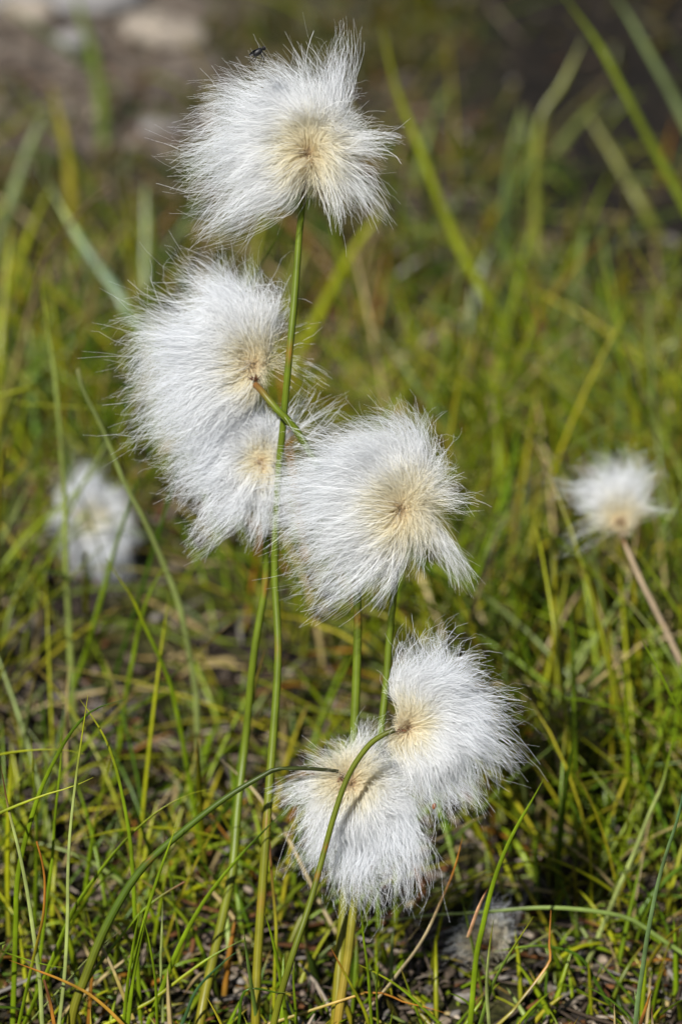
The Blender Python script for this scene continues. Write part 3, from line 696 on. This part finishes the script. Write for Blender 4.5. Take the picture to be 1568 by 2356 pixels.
# fallen tuft lying on the soil
C = gnd(1115, 2235) + np.array([0, 0, .006])
ft = make_tuft('fallen_tuft', C, [(0,85),(20,95),(45,120),(70,145),(90,150),(110,120),(130,100),(150,110),(170,120),(190,115),(220,60),(270,40),(320,55)], 700, 109, (.2, -.1), loc=C, depth=.5, radius=.000026, brown=.8, frizz=2.0, core=60)
tag(ft, 'thin grey loose tuft of cotton fluff fallen on the soil, lower right', 'seed fluff')

# a brown seed caught in the lower tufts
def blob(name, C, ax, rad, mat, parent=None, loc=None, nu=14, nv=9, colr=None):
    th = np.linspace(0, 2 * math.pi, nu, endpoint=False); ph = np.linspace(.03, math.pi - .03, nv)
    TH, PH = np.meshgrid(th, ph)
    a = nrm(np.asarray(ax, float)); b = nrm(np.cross(a, [.13, .31, .9])); c = np.cross(a, b)
    V = (np.cos(PH)[..., None] * a * rad[0] + (np.sin(PH) * np.cos(TH))[..., None] * b * rad[1] + (np.sin(PH) * np.sin(TH))[..., None] * c * rad[2]).reshape(-1, 3) + C
    idx = np.arange(nu * nv, dtype=np.int32).reshape(nv, nu); nx = np.roll(idx, -1, 1)
    Q = np.stack([idx[:-1], idx[1:], nx[1:], nx[:-1]], -1).reshape(-1, 4)
    return link_mesh(name, V, Q, mat, None if colr is None else np.tile(colr, (len(V), 1)), parent=parent, loc=loc)
sC = at(998, 1854, .503)
tag(blob('seed', sC, (.2, 0, 1), (.0007, .0004, .0003), M_SCALE, loc=sC, colr=[.22, .09, .04]), 'tiny brown seed caught in the white hairs of the lower tufts', 'seed')

# ---------------------------------------------------------------- fly on the topmost tuft
fC = at(593, 121, .5525)
fu = unit(fC) * 1.0
fly = tag(empty('fly', fC), 'small black fly perched on top of the topmost tuft', 'fly')
def fp(dx, dy, dz=0):                                     # offset from the fly's centre in grid pixels: right, up, away
    return fC + (dx * CR + dy * CU + dz * CF) * fu
fax = nrm(CR * .8 + CU * .6)
blob('body', fp(0, 1), fax, (13 * fu, 7.5 * fu, 8 * fu), M_FLY, fly, fC)
hd = blob('head', fp(14, 10), fax, (4.5 * fu, 5.5 * fu, 5.5 * fu), M_FLY, fly, fC)
for sgn in (-1, 1):
    blob('eye', fp(14.5, 11, sgn * 4.2), fax, (2.6 * fu, 3 * fu, 2.4 * fu), M_EYE, hd, fC)
for sgn in (-1, 1):
    P = smooth_path([fp(3, 6, sgn * 3), fp(-8, 2, sgn * 6), fp(-20, -7, sgn * 7)], 10)
    w = 5 * fu * np.array([.3, .7, .9, 1, 1.05, 1.05, 1, .85, .6, .15])
    V, Q = sweep(P[None], w[None], w[None] * .06, np.array([[.1, .5 * sgn, .8]]), 8)
    link_mesh('wing', V, Q, M_WING, parent=fly, loc=fC)
for (a, b, c) in [((7, -3), (9, -14), (-1, -40)), ((-3, -6), (-12, -16), (-24, -26)), ((10, 2), (15, -6), (13, -17))]:
    for sgn in (-1, 1):
        k = 0 if sgn < 0 else 5
        P = smooth_path([fp(a[0], a[1], sgn * 4), fp(b[0] + k, b[1], sgn * 9), fp(c[0] + k * 2, c[1] + k, sgn * 11)], 10)
        w = fu * np.linspace(1.1, .45, 10)
        V, Q = sweep(P[None], w[None], w[None], np.array([[.2, .5, .8]]), 6)
        link_mesh('leg', V, Q, M_FLY, parent=fly, loc=fC)
